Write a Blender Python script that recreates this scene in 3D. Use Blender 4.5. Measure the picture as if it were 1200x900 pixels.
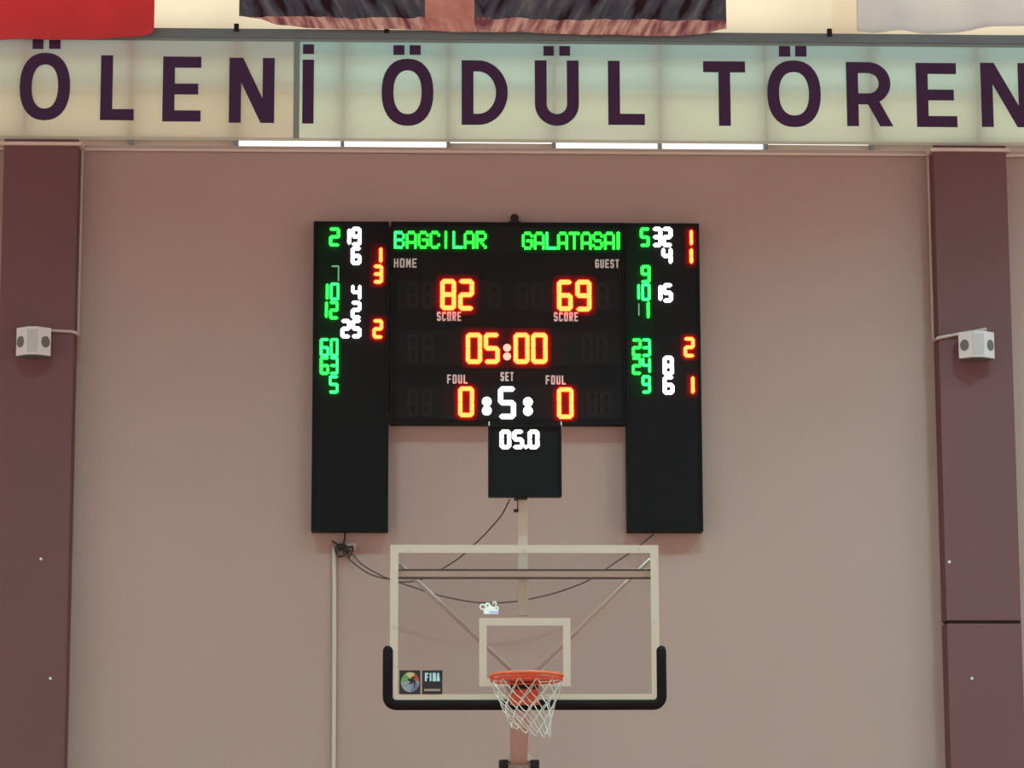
import bpy, math, random
from mathutils import Vector, Matrix

random.seed(7)
SC = bpy.context.scene
for o in list(bpy.data.objects):
    bpy.data.objects.remove(o)

# ------------------------------------------------------------------ camera
FPX, IW, IH = 3300.0, 1200, 900          # focal length in pixels of the 1200x900 frame
CAM = Vector((0.0, 0.0, 1.91))
PITCH, YAW, ROLL = math.radians(9.46), math.radians(2.26), 0.003
fw = Vector((math.sin(YAW) * math.cos(PITCH), math.cos(YAW) * math.cos(PITCH), math.sin(PITCH)))
rt0 = Vector((math.cos(YAW), -math.sin(YAW), 0))
up0 = rt0.cross(fw)
rt = rt0 * math.cos(ROLL) - up0 * math.sin(ROLL)
up = up0 * math.cos(ROLL) + rt0 * math.sin(ROLL)
cd = bpy.data.cameras.new('camera')
cd.sensor_width = 36.0
cd.lens = 36.0 * FPX / IW
cd.clip_end = 200
cam = bpy.data.objects.new('camera', cd)
SC.collection.objects.link(cam)
R = Matrix((rt, up, -fw)).transposed().to_4x4()
cam.matrix_world = Matrix.Translation(CAM) @ R
SC.camera = cam

# ------------------------------------------------------------------ world, exposure
W = bpy.data.worlds.new('world')
SC.world = W
W.use_nodes = True
bg = W.node_tree.nodes['Background']
bg.inputs['Color'].default_value = (1.0, 0.965, 0.92, 1)
bg.inputs['Strength'].default_value = 1.45
SC.view_settings.view_transform = 'Standard'
SC.view_settings.look = 'None'
SC.view_settings.exposure = 0.0
SC.view_settings.gamma = 1.0
SC.view_settings.use_curve_mapping = False
LAMP_STRENGTH = 300.0


def P(x, y, Y):
    """photo pixel -> point on the vertical plane at distance Y (a survey of the hall)"""
    d = fw + rt * ((x - 600) / FPX) + up * ((450 - y) / FPX)
    return CAM + d * (Y / d.y)


# ------------------------------------------------------------------ materials
def mat(name, col, rough=0.6, metal=0.0, var=0.0, scale=6.0, bump=0.0, bscale=80.0, spec=0.4, stretch=(1, 1, 1)):
    m = bpy.data.materials.new(name)
    m.use_nodes = True
    nt = m.node_tree
    b = nt.nodes['Principled BSDF']
    b.inputs['Roughness'].default_value = rough
    b.inputs['Metallic'].default_value = metal
    b.inputs['Specular IOR Level'].default_value = spec
    tc = nt.nodes.new('ShaderNodeTexCoord')
    mp = nt.nodes.new('ShaderNodeMapping')
    mp.inputs['Scale'].default_value = stretch
    nt.links.new(tc.outputs['Object'], mp.inputs['Vector'])
    nz = nt.nodes.new('ShaderNodeTexNoise')
    nz.inputs['Scale'].default_value = scale
    nz.inputs['Detail'].default_value = 5
    nt.links.new(mp.outputs['Vector'], nz.inputs['Vector'])
    mx = nt.nodes.new('ShaderNodeMix')
    mx.data_type = 'RGBA'
    mx.inputs['A'].default_value = tuple(max(0, c * (1 - var)) for c in col) + (1,)
    mx.inputs['B'].default_value = tuple(min(1, c * (1 + var)) for c in col) + (1,)
    nt.links.new(nz.outputs['Fac'], mx.inputs['Factor'])
    nt.links.new(mx.outputs['Result'], b.inputs['Base Color'])
    if bump > 0:
        n2 = nt.nodes.new('ShaderNodeTexNoise')
        n2.inputs['Scale'].default_value = bscale
        n2.inputs['Detail'].default_value = 3
        nt.links.new(tc.outputs['Object'], n2.inputs['Vector'])
        bp = nt.nodes.new('ShaderNodeBump')
        bp.inputs['Strength'].default_value = bump
        bp.inputs['Distance'].default_value = 0.01
        nt.links.new(n2.outputs['Fac'], bp.inputs['Height'])
        nt.links.new(bp.outputs['Normal'], b.inputs['Normal'])
    return m


def led(name, col):
    m = bpy.data.materials.new(name)
    m.use_nodes = True
    b = m.node_tree.nodes['Principled BSDF']
    b.inputs['Base Color'].default_value = (0.02, 0.02, 0.02, 1)
    mxv = max(col)
    b.inputs['Emission Color'].default_value = tuple(c / mxv for c in col) + (1,)
    b.inputs['Emission Strength'].default_value = mxv
    return m


def glass(name, tint, gloss=0.5, ior=1.35, rough=0.02):
    m = bpy.data.materials.new(name)
    m.use_nodes = True
    nt = m.node_tree
    nt.nodes.clear()
    out = nt.nodes.new('ShaderNodeOutputMaterial')
    tr = nt.nodes.new('ShaderNodeBsdfTransparent')
    tr.inputs['Color'].default_value = tuple(tint) + (1,)
    gl = nt.nodes.new('ShaderNodeBsdfGlossy')
    gl.inputs['Roughness'].default_value = rough
    fr = nt.nodes.new('ShaderNodeFresnel')
    fr.inputs['IOR'].default_value = ior
    mu = nt.nodes.new('ShaderNodeMath')
    mu.operation = 'MULTIPLY'
    mu.inputs[1].default_value = gloss
    nt.links.new(fr.outputs[0], mu.inputs[0])
    mx = nt.nodes.new('ShaderNodeMixShader')
    nt.links.new(mu.outputs[0], mx.inputs[0])
    nt.links.new(tr.outputs[0], mx.inputs[1])
    nt.links.new(gl.outputs[0], mx.inputs[2])
    nt.links.new(mx.outputs[0], out.inputs[0])
    return m


def cloth(name, col, trans=0.3, var=0.06, scale=3.0, node_col=None):
    m = bpy.data.materials.new(name)
    m.use_nodes = True
    nt = m.node_tree
    nt.nodes.clear()
    out = nt.nodes.new('ShaderNodeOutputMaterial')
    df = nt.nodes.new('ShaderNodeBsdfDiffuse')
    tl = nt.nodes.new('ShaderNodeBsdfTranslucent')
    mx = nt.nodes.new('ShaderNodeMixShader')
    mx.inputs[0].default_value = trans
    nt.links.new(df.outputs[0], mx.inputs[1])
    nt.links.new(tl.outputs[0], mx.inputs[2])
    nt.links.new(mx.outputs[0], out.inputs[0])
    if node_col is None:
        tc = nt.nodes.new('ShaderNodeTexCoord')
        nz = nt.nodes.new('ShaderNodeTexNoise')
        nz.inputs['Scale'].default_value = scale
        nz.inputs['Detail'].default_value = 4
        nt.links.new(tc.outputs['Object'], nz.inputs['Vector'])
        c = nt.nodes.new('ShaderNodeMix')
        c.data_type = 'RGBA'
        c.inputs['A'].default_value = tuple(v * (1 - var) for v in col) + (1,)
        c.inputs['B'].default_value = tuple(min(1, v * (1 + var)) for v in col) + (1,)
        nt.links.new(nz.outputs['Fac'], c.inputs['Factor'])
        res = c.outputs['Result']
    else:
        res = node_col(nt)
    nt.links.new(res, df.inputs['Color'])
    nt.links.new(res, tl.inputs['Color'])
    return m


M = {}
M['wall'] = mat('wall_plaster', (0.40, 0.262, 0.232), 0.85, var=0.06, scale=0.9, bump=0.25, bscale=60, spec=0.2)
M['cream'] = mat('cream_plaster', (0.86, 0.78, 0.60), 0.85, var=0.03, scale=1.2, spec=0.2)
M['maroon'] = mat('maroon_paint', (0.145, 0.060, 0.064), 0.7, var=0.08, scale=1.3, bump=0.15, bscale=70, spec=0.25)
M['sill'] = mat('sill_paint', (0.46, 0.33, 0.29), 0.5, var=0.06)
M['sillpale'] = mat('sill_pale_paint', (0.62, 0.48, 0.42), 0.5, var=0.05)
M['rail'] = mat('grey_rail_steel', (0.15, 0.18, 0.20), 0.45, metal=0.1, var=0.1)
M['mullion'] = mat('grey_window_aluminium', (0.25, 0.27, 0.28), 0.5, metal=0.2, var=0.05)
M['floor'] = mat('court_wood', (0.50, 0.23, 0.14), 0.45, var=0.12, scale=2.0, stretch=(14, 1, 1))
M['ceil'] = mat('ceiling_panels', (0.34, 0.24, 0.21), 0.8, var=0.05)
M['black'] = mat('scoreboard_black_paint', (0.0055, 0.0038, 0.0045), 0.6, var=0.15, scale=5, spec=0.15)
M['window'] = mat('display_window_dark', (0.0085, 0.0065, 0.007), 0.6, var=0.2, scale=9, spec=0.15)
M['unlit'] = mat('unlit_segment', (0.014, 0.0115, 0.0115), 0.6, var=0.1, spec=0.15)
M['caption'] = mat('caption_print', (0.62, 0.55, 0.56), 0.6, var=0.06)
M['red'] = led('red_led', (50.0, 0.82, 0.13))
M['white'] = led('white_led', (4, 4, 4.2))
M['green'] = led('green_led', (0.05, 15.0, 0.22))
M['cyan'] = led('bluish_green_led', (0.06, 13.0, 0.50))
M['dimgreen'] = led('dim_green_led', (0.16, 0.42, 0.22))
M['matrix'] = led('matrix_green_led', (0.06, 15.0, 0.13))
M['redhalo'] = mat('red_halo_plate', (0.024, 0.003, 0.0035), 0.6, var=0.1, spec=0.12)  # for added plates that show red LED light as a halo
M['greenhalo'] = mat('green_halo_plate', (0.003, 0.011, 0.0042), 0.6, var=0.1, spec=0.12)  # same for the green halo, also an added plate
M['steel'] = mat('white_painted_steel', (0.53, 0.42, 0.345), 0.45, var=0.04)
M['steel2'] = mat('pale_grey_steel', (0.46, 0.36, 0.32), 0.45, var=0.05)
M['print'] = mat('white_board_print', (0.54, 0.42, 0.335), 0.6, var=0.04, scale=12)
M['glass'] = glass('tempered_glass', (0.95, 0.945, 0.94), 0.25)
M['pad'] = mat('dark_padding', (0.009, 0.004, 0.005), 0.75, var=0.15, spec=0.12)
M['orange'] = mat('orange_rim_paint', (0.62, 0.10, 0.035), 0.4, var=0.14, scale=30)
M['orange2'] = mat('red_orange_bracket_paint', (0.60, 0.060, 0.025), 0.45, var=0.1, scale=12)
M['dark'] = mat('dark_steel', (0.018, 0.011, 0.011), 0.6, var=0.1, spec=0.2)
M['net'] = mat('white_net_cord', (0.52, 0.48, 0.43), 0.8, var=0.1, scale=40)
M['boom'] = mat('rose_boom_paint', (0.56, 0.335, 0.325), 0.5, var=0.08)
M['cable'] = mat('black_cable', (0.03, 0.022, 0.02), 0.6)
M['cable2'] = mat('dusty_brown_cable', (0.085, 0.06, 0.052), 0.7)
M['conduit'] = mat('white_conduit', (0.52, 0.43, 0.37), 0.5, var=0.05)
M['conduit2'] = mat('rose_painted_conduit', (0.48, 0.36, 0.33), 0.5, var=0.05)
M['spk'] = mat('white_speaker_plastic', (0.60, 0.52, 0.51), 0.5, var=0.03)
M['spk2'] = mat('grey_speaker_plastic', (0.44, 0.38, 0.38), 0.5, var=0.03)
M['grille'] = mat('grey_speaker_grille', (0.12, 0.105, 0.105), 0.7, var=0.1, scale=120)
M['chip'] = mat('white_plug', (0.7, 0.66, 0.62), 0.6)
M['letter'] = mat('purple_print', (0.045, 0.010, 0.058), 0.7, var=0.05)
M['redcloth'] = cloth('red_flag_cloth', (0.80, 0.095, 0.105), 0.42, 0.12, 2.0)
M['whitecloth'] = cloth('white_flag_cloth', (0.90, 0.93, 1.0), 0.58, 0.04, 2.0)
M['seam'] = cloth('grey_seam_cloth', (0.36, 0.40, 0.38), 0.4)
M['paneblue'] = glass('blue_tinted_glass', (0.62, 0.95, 0.98), 0.4)
M['panecream'] = glass('cream_tinted_glass', (0.84, 0.92, 0.80), 0.4)
M['panemid'] = glass('pale_blue_tinted_glass', (0.74, 0.93, 0.88), 0.4)
M['paneclear'] = glass('clear_glass', (0.97, 0.97, 0.97), 0.4)
M['blackprint'] = mat('black_sticker', (0.010, 0.009, 0.010), 0.5)
M['lamp'] = led('lamp_diffuser', (LAMP_STRENGTH * 0.44, LAMP_STRENGTH * 0.98, LAMP_STRENGTH * 1.04))
for nm, c in dict(sred=(0.42, 0.06, 0.05), syel=(0.50, 0.40, 0.16), sgrn=(0.12, 0.26, 0.10),
                  sgry=(0.25, 0.27, 0.27), spur=(0.16, 0.13, 0.26), sblu=(0.42, 0.62, 0.68),
                  swht=(0.85, 0.86, 0.82), slav=(0.50, 0.55, 0.78), sfnt=(0.30, 0.20, 0.17)).items():
    M[nm] = mat('sticker_' + nm, c, 0.5, var=0.05)
M['banner'] = cloth('banner_vinyl', (0.80, 0.79, 0.72), 0.62, 0.04, 1.5)
M['banner2'] = cloth('banner_vinyl_greyer', (0.82, 0.67, 0.57), 0.55, 0.04, 1.5)


def print_col(nt):
    L = nt.links.new
    tc = nt.nodes.new('ShaderNodeTexCoord')
    sp = nt.nodes.new('ShaderNodeSeparateXYZ')
    L(tc.outputs['Object'], sp.inputs[0])

    ab = nt.nodes.new('ShaderNodeMath')
    ab.operation = 'ABSOLUTE'
    L(sp.outputs['X'], ab.inputs[0])
    cb_ = nt.nodes.new('ShaderNodeCombineXYZ')
    L(ab.outputs[0], cb_.inputs[0])
    L(sp.outputs['Y'], cb_.inputs[1])
    L(sp.outputs['Z'], cb_.inputs[2])

    def noise(scale, rot, sc):
        m1 = nt.nodes.new('ShaderNodeMapping')
        m1.inputs['Rotation'].default_value = (0, rot, 0)
        L(cb_.outputs[0], m1.inputs[0])
        mp = nt.nodes.new('ShaderNodeMapping')
        mp.inputs['Scale'].default_value = sc
        L(m1.outputs[0], mp.inputs[0])
        n = nt.nodes.new('ShaderNodeTexNoise')
        n.inputs['Scale'].default_value = scale
        n.inputs['Detail'].default_value = 3
        L(mp.outputs[0], n.inputs['Vector'])
        return n.outputs['Fac']

    def ramp(f, stops):
        r = nt.nodes.new('ShaderNodeValToRGB')
        e = r.color_ramp.elements
        while len(e) < len(stops):
            e.new(0.5)
        for q, (p, c) in zip(e, stops):
            q.position = p
            q.color = tuple(c) + (1,)
        L(f, r.inputs[0])
        return r.outputs[0]

    def math_(op, a, b):
        n = nt.nodes.new('ShaderNodeMath')
        n.operation = op
        for i, v in enumerate((a, b)):
            if isinstance(v, (int, float)):
                n.inputs[i].default_value = v
            else:
                L(v, n.inputs[i])
        return n.outputs[0]

    def mix(f, a, b):
        n = nt.nodes.new('ShaderNodeMix')
        n.data_type = 'RGBA'
        L(f, n.inputs['Factor'])
        L(a, n.inputs['A'])
        L(b, n.inputs['B'])
        return n.outputs['Result']
    streak = noise(4.0, math.radians(-28), (2.6, 0.2, 0.55))
    field = ramp(streak, [(0.38, (0.040, 0.018, 0.024)), (0.47, (0.085, 0.085, 0.115)), (0.58, (0.115, 0.12, 0.15)), (0.68, (0.20, 0.20, 0.22))])
    hem = ramp(noise(6.0, math.radians(-28), (2.6, 0.2, 0.7)), [(0.36, (0.26, 0.085, 0.11)), (0.48, (0.55, 0.27, 0.27)), (0.60, (0.80, 0.53, 0.46))])
    sal = ramp(noise(4.0, 0, (1, 1, 1)), [(0.3, (0.60, 0.23, 0.20)), (0.7, (0.80, 0.40, 0.35))])
    wob = math_('MULTIPLY', noise(9.0, 0.5, (1, 1, 1)), 0.05)
    z = math_('ADD', sp.outputs['Z'], wob)
    hm = math_('LESS_THAN', z, PRINT_HEM)
    xin = math_('MULTIPLY', math_('GREATER_THAN', sp.outputs['X'], PRINT_X0), math_('LESS_THAN', sp.outputs['X'], PRINT_X1))
    c = mix(xin, field, sal)
    xl = math_('MULTIPLY', hm, math_('SUBTRACT', 1.0, math_('MULTIPLY', xin, 0.75)))
    return mix(xl, c, hem)


# ------------------------------------------------------------------ mesh helpers
WLOC = {}


class MB:
    def __init__(s):
        s.v, s.f = [], []

    def add(s, vs, fs):
        n = len(s.v)
        s.v += [tuple(p) for p in vs]
        s.f += [tuple(i + n for i in f) for f in fs]
        return s

    def box(s, x0, x1, y0, y1, z0, z1):
        return s.add([(x0, y0, z0), (x1, y0, z0), (x1, y1, z0), (x0, y1, z0),
                      (x0, y0, z1), (x1, y0, z1), (x1, y1, z1), (x0, y1, z1)],
                     [(0, 3, 2, 1), (4, 5, 6, 7), (0, 1, 5, 4), (1, 2, 6, 5), (2, 3, 7, 6), (3, 0, 4, 7)])

    def prism_y(s, pts, y0, y1):
        """polygon in (x,z), counter-clockwise seen from -y, extruded from y0 (front) to y1"""
        n = len(pts)
        vs = [(x, y0, z) for x, z in pts] + [(x, y1, z) for x, z in pts]
        fs = [tuple(range(n)), tuple(range(2 * n - 1, n - 1, -1))]
        fs += [(i, i + n, (i + 1) % n + n, (i + 1) % n) for i in range(n)]
        return s.add(vs, fs)

    def prism_z(s, pts, z0, z1):
        n = len(pts)
        vs = [(x, y, z0) for x, y in pts] + [(x, y, z1) for x, y in pts]
        fs = [tuple(range(n - 1, -1, -1)), tuple(range(n, 2 * n))]
        fs += [(i, (i + 1) % n, (i + 1) % n + n, i + n) for i in range(n)]
        return s.add(vs, fs)

    def ring_y(s, outer, inner, y0, y1, closed=True):
        n = len(outer)
        vs = [(x, y0, z) for x, z in outer] + [(x, y0, z) for x, z in inner] + \
             [(x, y1, z) for x, z in outer] + [(x, y1, z) for x, z in inner]
        fs = []
        for i in range(n if closed else n - 1):
            j = (i + 1) % n
            fs += [(i, j, n + j, n + i), (2 * n + i, 3 * n + i, 3 * n + j, 2 * n + j),
                   (i, 2 * n + i, 2 * n + j, j), (n + i, n + j, 3 * n + j, 3 * n + i)]
        if not closed:
            for i in (0, n - 1):
                fs.append((i, n + i, 3 * n + i, 2 * n + i))
        return s.add(vs, fs)

    def bar(s, x0, z0, x1, z1, t, y0, y1):
        """straight stroke in the xz plane"""
        y0 -= 0.00004 * (len(s.v) // 8)
        dx, dz = x1 - x0, z1 - z0
        L = math.hypot(dx, dz) or 1e-6
        nx, nz = -dz / L * t / 2, dx / L * t / 2
        return s.prism_y([(x0 - nx, z0 - nz), (x1 - nx, z1 - nz), (x1 + nx, z1 + nz), (x0 + nx, z0 + nz)], y0, y1)

    def tube(s, pts, r, n=8, closed=False, cap=True):
        pts = [Vector(p) for p in pts]
        N = len(pts)
        rs = r if isinstance(r, (list, tuple)) else [r] * N
        rings = []
        prev = None
        for i, p in enumerate(pts):
            a = pts[i - 1] if (i > 0 or closed) else p
            b = pts[(i + 1) % N] if (i < N - 1 or closed) else p
            t = (b - a).normalized()
            if prev is None:
                h = Vector((0, 0, 1)) if abs(t.z) < 0.9 else Vector((1, 0, 0))
                u = t.cross(h).normalized()
            else:
                u = (prev - t * prev.dot(t)).normalized()
            prev = u
            w = t.cross(u)
            rings.append([p + (u * math.cos(2 * math.pi * k / n) + w * math.sin(2 * math.pi * k / n)) * rs[i] for k in range(n)])
        vs = [q for rg in rings for q in rg]
        fs = []
        for i in range(N if closed else N - 1):
            j = (i + 1) % N
            for k in range(n):
                l = (k + 1) % n
                fs.append((i * n + k, i * n + l, j * n + l, j * n + k))
        if cap and not closed:
            fs.append(tuple(range(n - 1, -1, -1)))
            fs.append(tuple((N - 1) * n + k for k in range(n)))
        return s.add(vs, fs)

    def build(s, name, m, parent=None, smooth=False, bevel=0.0):
        xs, ys, zs = zip(*s.v)
        c = Vector(((min(xs) + max(xs)) / 2, (min(ys) + max(ys)) / 2, (min(zs) + max(zs)) / 2))
        me = bpy.data.meshes.new(name)
        me.from_pydata([tuple(Vector(v) - c) for v in s.v], [], s.f)
        me.validate()
        me.update()
        if smooth:
            for p in me.polygons:
                p.use_smooth = True
        me.materials.append(M[m] if isinstance(m, str) else m)
        o = bpy.data.objects.new(name, me)
        SC.collection.objects.link(o)
        WLOC[o.name] = c
        if parent is not None:
            o.parent = parent
            o.location = c - WLOC[parent.name]
        else:
            o.location = c
        if bevel:
            b = o.modifiers.new('bevel', 'BEVEL')
            b.width = bevel
            b.segments = 2
            b.limit_method = 'ANGLE'
        return o


def thing(name, loc, label, cat, group=None):
    o = bpy.data.objects.new(name, None)
    o.empty_display_size = 0.1
    SC.collection.objects.link(o)
    o.location = loc
    WLOC[o.name] = Vector(loc)
    return tag(o, label, cat, group)


def tag(o, label, cat, group=None):
    o['label'] = label
    o['category'] = cat
    if group:
        o['group'] = group
    return o


def struct(o):
    o['kind'] = 'structure'
    return o


def arc(cx, cz, rx, rz, a0, a1, n):
    return [(cx + rx * math.cos(math.radians(a0 + (a1 - a0) * i / n)),
             cz + rz * math.sin(math.radians(a0 + (a1 - a0) * i / n))) for i in range(n + 1)]


def spline(pts, n=10):
    """Catmull-Rom through the points"""
    pts = [Vector(p) for p in pts]
    q = [pts[0] * 2 - pts[1]] + pts + [pts[-1] * 2 - pts[-2]]
    out = []
    for i in range(1, len(q) - 2):
        for k in range(n):
            t = k / n
            a, b, c, d = q[i - 1], q[i], q[i + 1], q[i + 2]
            out.append(0.5 * ((2 * b) + (c - a) * t + (2 * a - 5 * b + 4 * c - d) * t * t + (3 * b - a - 3 * c + d) * t ** 3))
    out.append(pts[-1])
    return out


# ================================================================== THE SETTING
WY = 22.3                 # face of the end wall
BY = 18.8                 # face of the backboard
XL, XR = -7.0, 9.0
z_sill = P(600, 176, WY).z            # top of the plastered wall
z_top = P(600, 48.5, WY).z            # head of the window strip
z_rail = P(600, 38, WY).z
CEIL = 10.6

struct(MB().box(-17, 19, -8, WY + 0.3, -0.1, 0).build('floor', 'floor'))
struct(MB().box(-17, 19, -8, WY + 0.3, CEIL, CEIL + 0.2).build('ceiling', 'ceil'))
wall = struct(MB().box(XL, XR, WY, WY + 0.3, 0, z_sill).build('wall_end', 'wall'))
M['blind'] = cloth('cream_blind', (0.88, 0.77, 0.56), 0.9, 0.02, 0.8)
M['blind2'] = cloth('tan_blind', (0.86, 0.72, 0.50), 0.80, 0.03, 0.8)
up_win = bpy.data.objects.new('window_2', None)      # clerestory closed with cream blinds
SC.collection.objects.link(up_win)
up_win.location = ((XL + XR) / 2, WY + 0.1, z_rail)
WLOC[up_win.name] = Vector(up_win.location)
struct(up_win)
bxs = [XL] + [P(x, 20, WY).x for x in (-150, 140, 270, 500, 725, 940, 976, 1012, 1300)] + [XR]
for k, (a, b) in enumerate(zip(bxs, bxs[1:])):
    yb_ = WY + 0.06
    MB().add([(a, yb_, z_rail - .02), (b, yb_, z_rail - .02), (b, yb_, CEIL), (a, yb_, CEIL)], [(0, 1, 2, 3)]).build('blind', 'blind2' if k in (7,) else 'blind', up_win)
for a in bxs:
    MB().box(a - .02, a + .02, WY + 0.25, WY + 0.29, z_rail, CEIL).build('mullion', 'mullion', up_win)
rail = struct(MB().box(XL, XR, WY - 0.05, WY + 0.28, z_top, z_rail).build('trim_1', 'rail', bevel=0.006))
for px in (277, 453, 972):
    p = P(px, 39, WY - 0.06)
    MB().box(p.x - 0.02, p.x + 0.02, WY - 0.075, WY - 0.051, z_rail - 0.03, z_rail + 0.035).build('bracket', 'dark', rail, bevel=0.004)

# pilasters -----------------------------------------------------------
PT = 0.21
pf = WY - PT
plx1 = (P(87, 200, pf).x + P(80, 880, pf).x) / 2
plx0 = P(4, 200, pf).x
prx0 = (P(1097, 200, pf).x + P(1111, 880, pf).x) / 2
prx1 = (P(1179, 200, pf).x + P(1196, 680, pf).x) / 2
z_trim = P(600, 181, WY).z            # lower edge of the sill band on the wall
z_joint = P(1150, 729, pf).z


def pilaster(name, x0, x1, joint):
    root = bpy.data.objects.new(name, None)
    SC.collection.objects.link(root)
    root.location = ((x0 + x1) / 2, WY - PT / 2, 0)
    WLOC[root.name] = Vector(root.location)
    struct(root)
    if joint:
        MB().box(x0, x1, pf, WY + 0.02, z_joint + 0.012, z_trim + 0.05).build('plaster_block', 'maroon', root, bevel=0.006)
        MB().box(x0 + 0.02, x1, pf + 0.02, WY + 0.02, z_joint - 0.012, z_joint + 0.012).build('joint_strip', 'dark', root)
        MB().box(x0, x1, pf, WY + 0.02, 0, z_joint - 0.012).build('plaster_block', 'maroon', root, bevel=0.006)
    else:
        MB().box(x0, x1, pf, WY + 0.02, 0, z_trim + 0.05).build('plaster_block', 'maroon', root, bevel=0.006)
    # pale coping strip round the head
    t = 0.026
    MB().box(x0 - t, x1 + t, pf - t, WY - 0.002, z_trim - 0.006, z_trim + 0.02).build('coping_strip', 'sillpale', root)
    return root


pil_l = pilaster('wall_pilaster_left', plx0, plx1, False)
pil_r = pilaster('wall_pilaster_right', prx0, prx1, True)
for root, spots in ((pil_l, ((48, 655), (59, 795))), (pil_r, ((1112.5, 658.5), (1139, 795)))):
    for (px, py) in spots:
        p = P(px, py, pf)
        MB().prism_y(arc(p.x, p.z, 0.011, 0.011, 0, 330, 11), pf - 0.006, pf + 0.01).build('wall_plug', 'chip', root)

# sill band under the window ------------------------------------------
for k, (a, b) in enumerate(((XL, plx0 - 0.03), (plx1 + 0.03, prx0 - 0.03), (prx1 + 0.03, XR))):
    o = struct(MB().box(a, b, WY - 0.035, WY + 0.3, z_trim, z_sill + 0.012).build('trim_%d' % (k + 2), 'sill', bevel=0.006))
    MB().box(a, b, WY - 0.05, WY - 0.034, z_trim - 0.002, z_trim + 0.018).build('nosing', 'sillpale', o)

# window strip ---------------------------------------------------------
GY = WY + 0.10
win = bpy.data.objects.new('window_1', None)
SC.collection.objects.link(win)
win.location = ((XL + XR) / 2, GY, z_sill)
WLOC[win.name] = Vector(win.location)
struct(win)
zb = z_sill + 0.012
zt1 = P(600, 73, GY).z
zt2 = P(600, 111, GY).z
zt3 = P(600, 166, GY).z
mull = [P(32 + 123.3 * k, 110, GY).x for k in range(-12, 22)]
mull = [x for x in mull if XL < x < XR]
for x in mull:
    MB().box(x - 0.014, x + 0.014, GY - 0.092, GY + 0.02, zb, z_top).build('mullion', 'mullion', win)
for z in (zt1, zt2):
    MB().box(XL, XR, GY - 0.075, GY + 0.015, z - 0.009, z + 0.009).build('transom', 'mullion', win)
# closing strips in the bottom lights: how far each one is covered (photo: some are open and bright)
cover = {0: .9, 1: .9, 2: 0.15, 3: 0.1, 4: 0.75, 5: 0.0, 6: 0.0, 7: 0.8, 8: 1.0, 9: 1.0}
x32 = P(32, 110, GY).x
step = mull[1] - mull[0]
for i in range(len(mull) - 1):
    a, b = mull[i] + 0.014, mull[i + 1] - 0.014
    idx = round((mull[i] - x32) / step)
    MB().box(a, b, GY - 0.004, GY + 0.004, zt1 + 0.01, z_top).build('pane', 'paneblue', win)
    MB().box(a, b, GY - 0.004, GY + 0.004, zt2 + 0.01, zt1 - 0.01).build('pane', 'panemid', win)
    MB().box(a, b, GY - 0.004, GY + 0.004, zt3, zt2 - 0.01).build('pane', 'panecream', win)
    MB().box(a, b, GY - 0.004, GY + 0.004, zb, zt3).build('pane', 'paneclear', win)
    c = cover.get(idx, 1.0)
    h = zt3 - zb
    if c > 0.01:
        MB().box(a, b, GY - 0.02, GY - 0.01, zb, zb + h * c).build('closing_strip', 'sillpale', win)

# ================================================================== LONG LETTERED BANNER
NY = WY - 0.015
bz0 = P(600, 165.5, NY).z
bz1 = P(600, 49.5, NY).z
bx0, bx1 = P(-230, 110, NY).x, P(1430, 110, NY).x
banner = thing('lettered_banner', ((bx0 + bx1) / 2, NY, bz0),
               'long translucent cream banner with big purple capital letters, stretched over the window strip', 'banner')


def grid_sheet(name, m, parent, nx, nz, fx, th=0.003):
    """sheet with real thickness: fx(u,v) -> (x,y,z)"""
    vs, fs = [], []
    for side in (0, 1):
        for j in range(nz + 1):
            for i in range(nx + 1):
                x, y, z = fx(i / nx, j / nz)
                vs.append((x, y + side * th, z))
    n = (nx + 1) * (nz + 1)
    for j in range(nz):
        for i in range(nx):
            a = j * (nx + 1) + i
            fs.append((a, a + 1, a + nx + 2, a + nx + 1))
            fs.append((n + a, n + a + nx + 1, n + a + nx + 2, n + a + 1))
    rim = [i for i in range(nx + 1)] + [j * (nx + 1) + nx for j in range(1, nz + 1)] + \
          [nz * (nx + 1) + i for i in range(nx - 1, -1, -1)] + [j * (nx + 1) for j in range(nz - 1, 0, -1)]
    for q in range(len(rim)):
        a, b = rim[q], rim[(q + 1) % len(rim)]
        fs.append((a, n + a, n + b, b))
    return MB().add(vs, fs).build(name, m, parent, smooth=True)


def fban(u, v):
    y = NY + 0.004 * math.sin(v * 19) * math.sin(u * 31 + v * 4) - 0.004 * math.exp(-((v - 0.8) / 0.02) ** 2) \
        - 0.003 * math.exp(-((v - 0.45) / 0.02) ** 2)
    return (bx0 + (bx1 - bx0) * u, y, bz0 + (bz1 - bz0) * v)


# single skin so that daylight shines through it once
def single_sheet(name, m, parent, nx, nz, fx):
    vs = [fx(i / nx, j / nz) for j in range(nz + 1) for i in range(nx + 1)]
    fs = [(j * (nx + 1) + i, j * (nx + 1) + i + 1, (j + 1) * (nx + 1) + i + 1, (j + 1) * (nx + 1) + i) for j in range(nz) for i in range(nx)]
    return MB().add(vs, fs).build(name, m, parent, smooth=True)


px = P(347.5, 110, NY).x
us = (px - bx0) / (bx1 - bx0)
single_sheet('banner_sheet', 'banner2', banner, 50, 60, lambda u, v: fban(u * us, v))
single_sheet('banner_sheet', 'banner', banner, 120, 60, lambda u, v: fban(us + u * (1 - us), v))
MB().box(px - 0.024, px + 0.024, NY - 0.010, NY - 0.008, bz0, bz1).build('seam_strip', 'seam', banner)
for v in (0.0, 1.0):
    z = bz0 + (bz1 - bz0) * v
    MB().box(bx0, bx1, NY - 0.012, NY - 0.006, z - 0.012, z + 0.012).build('hem', 'seam' if v else 'banner', banner)

LY0, LY1 = NY - 0.016, NY - 0.009


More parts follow.
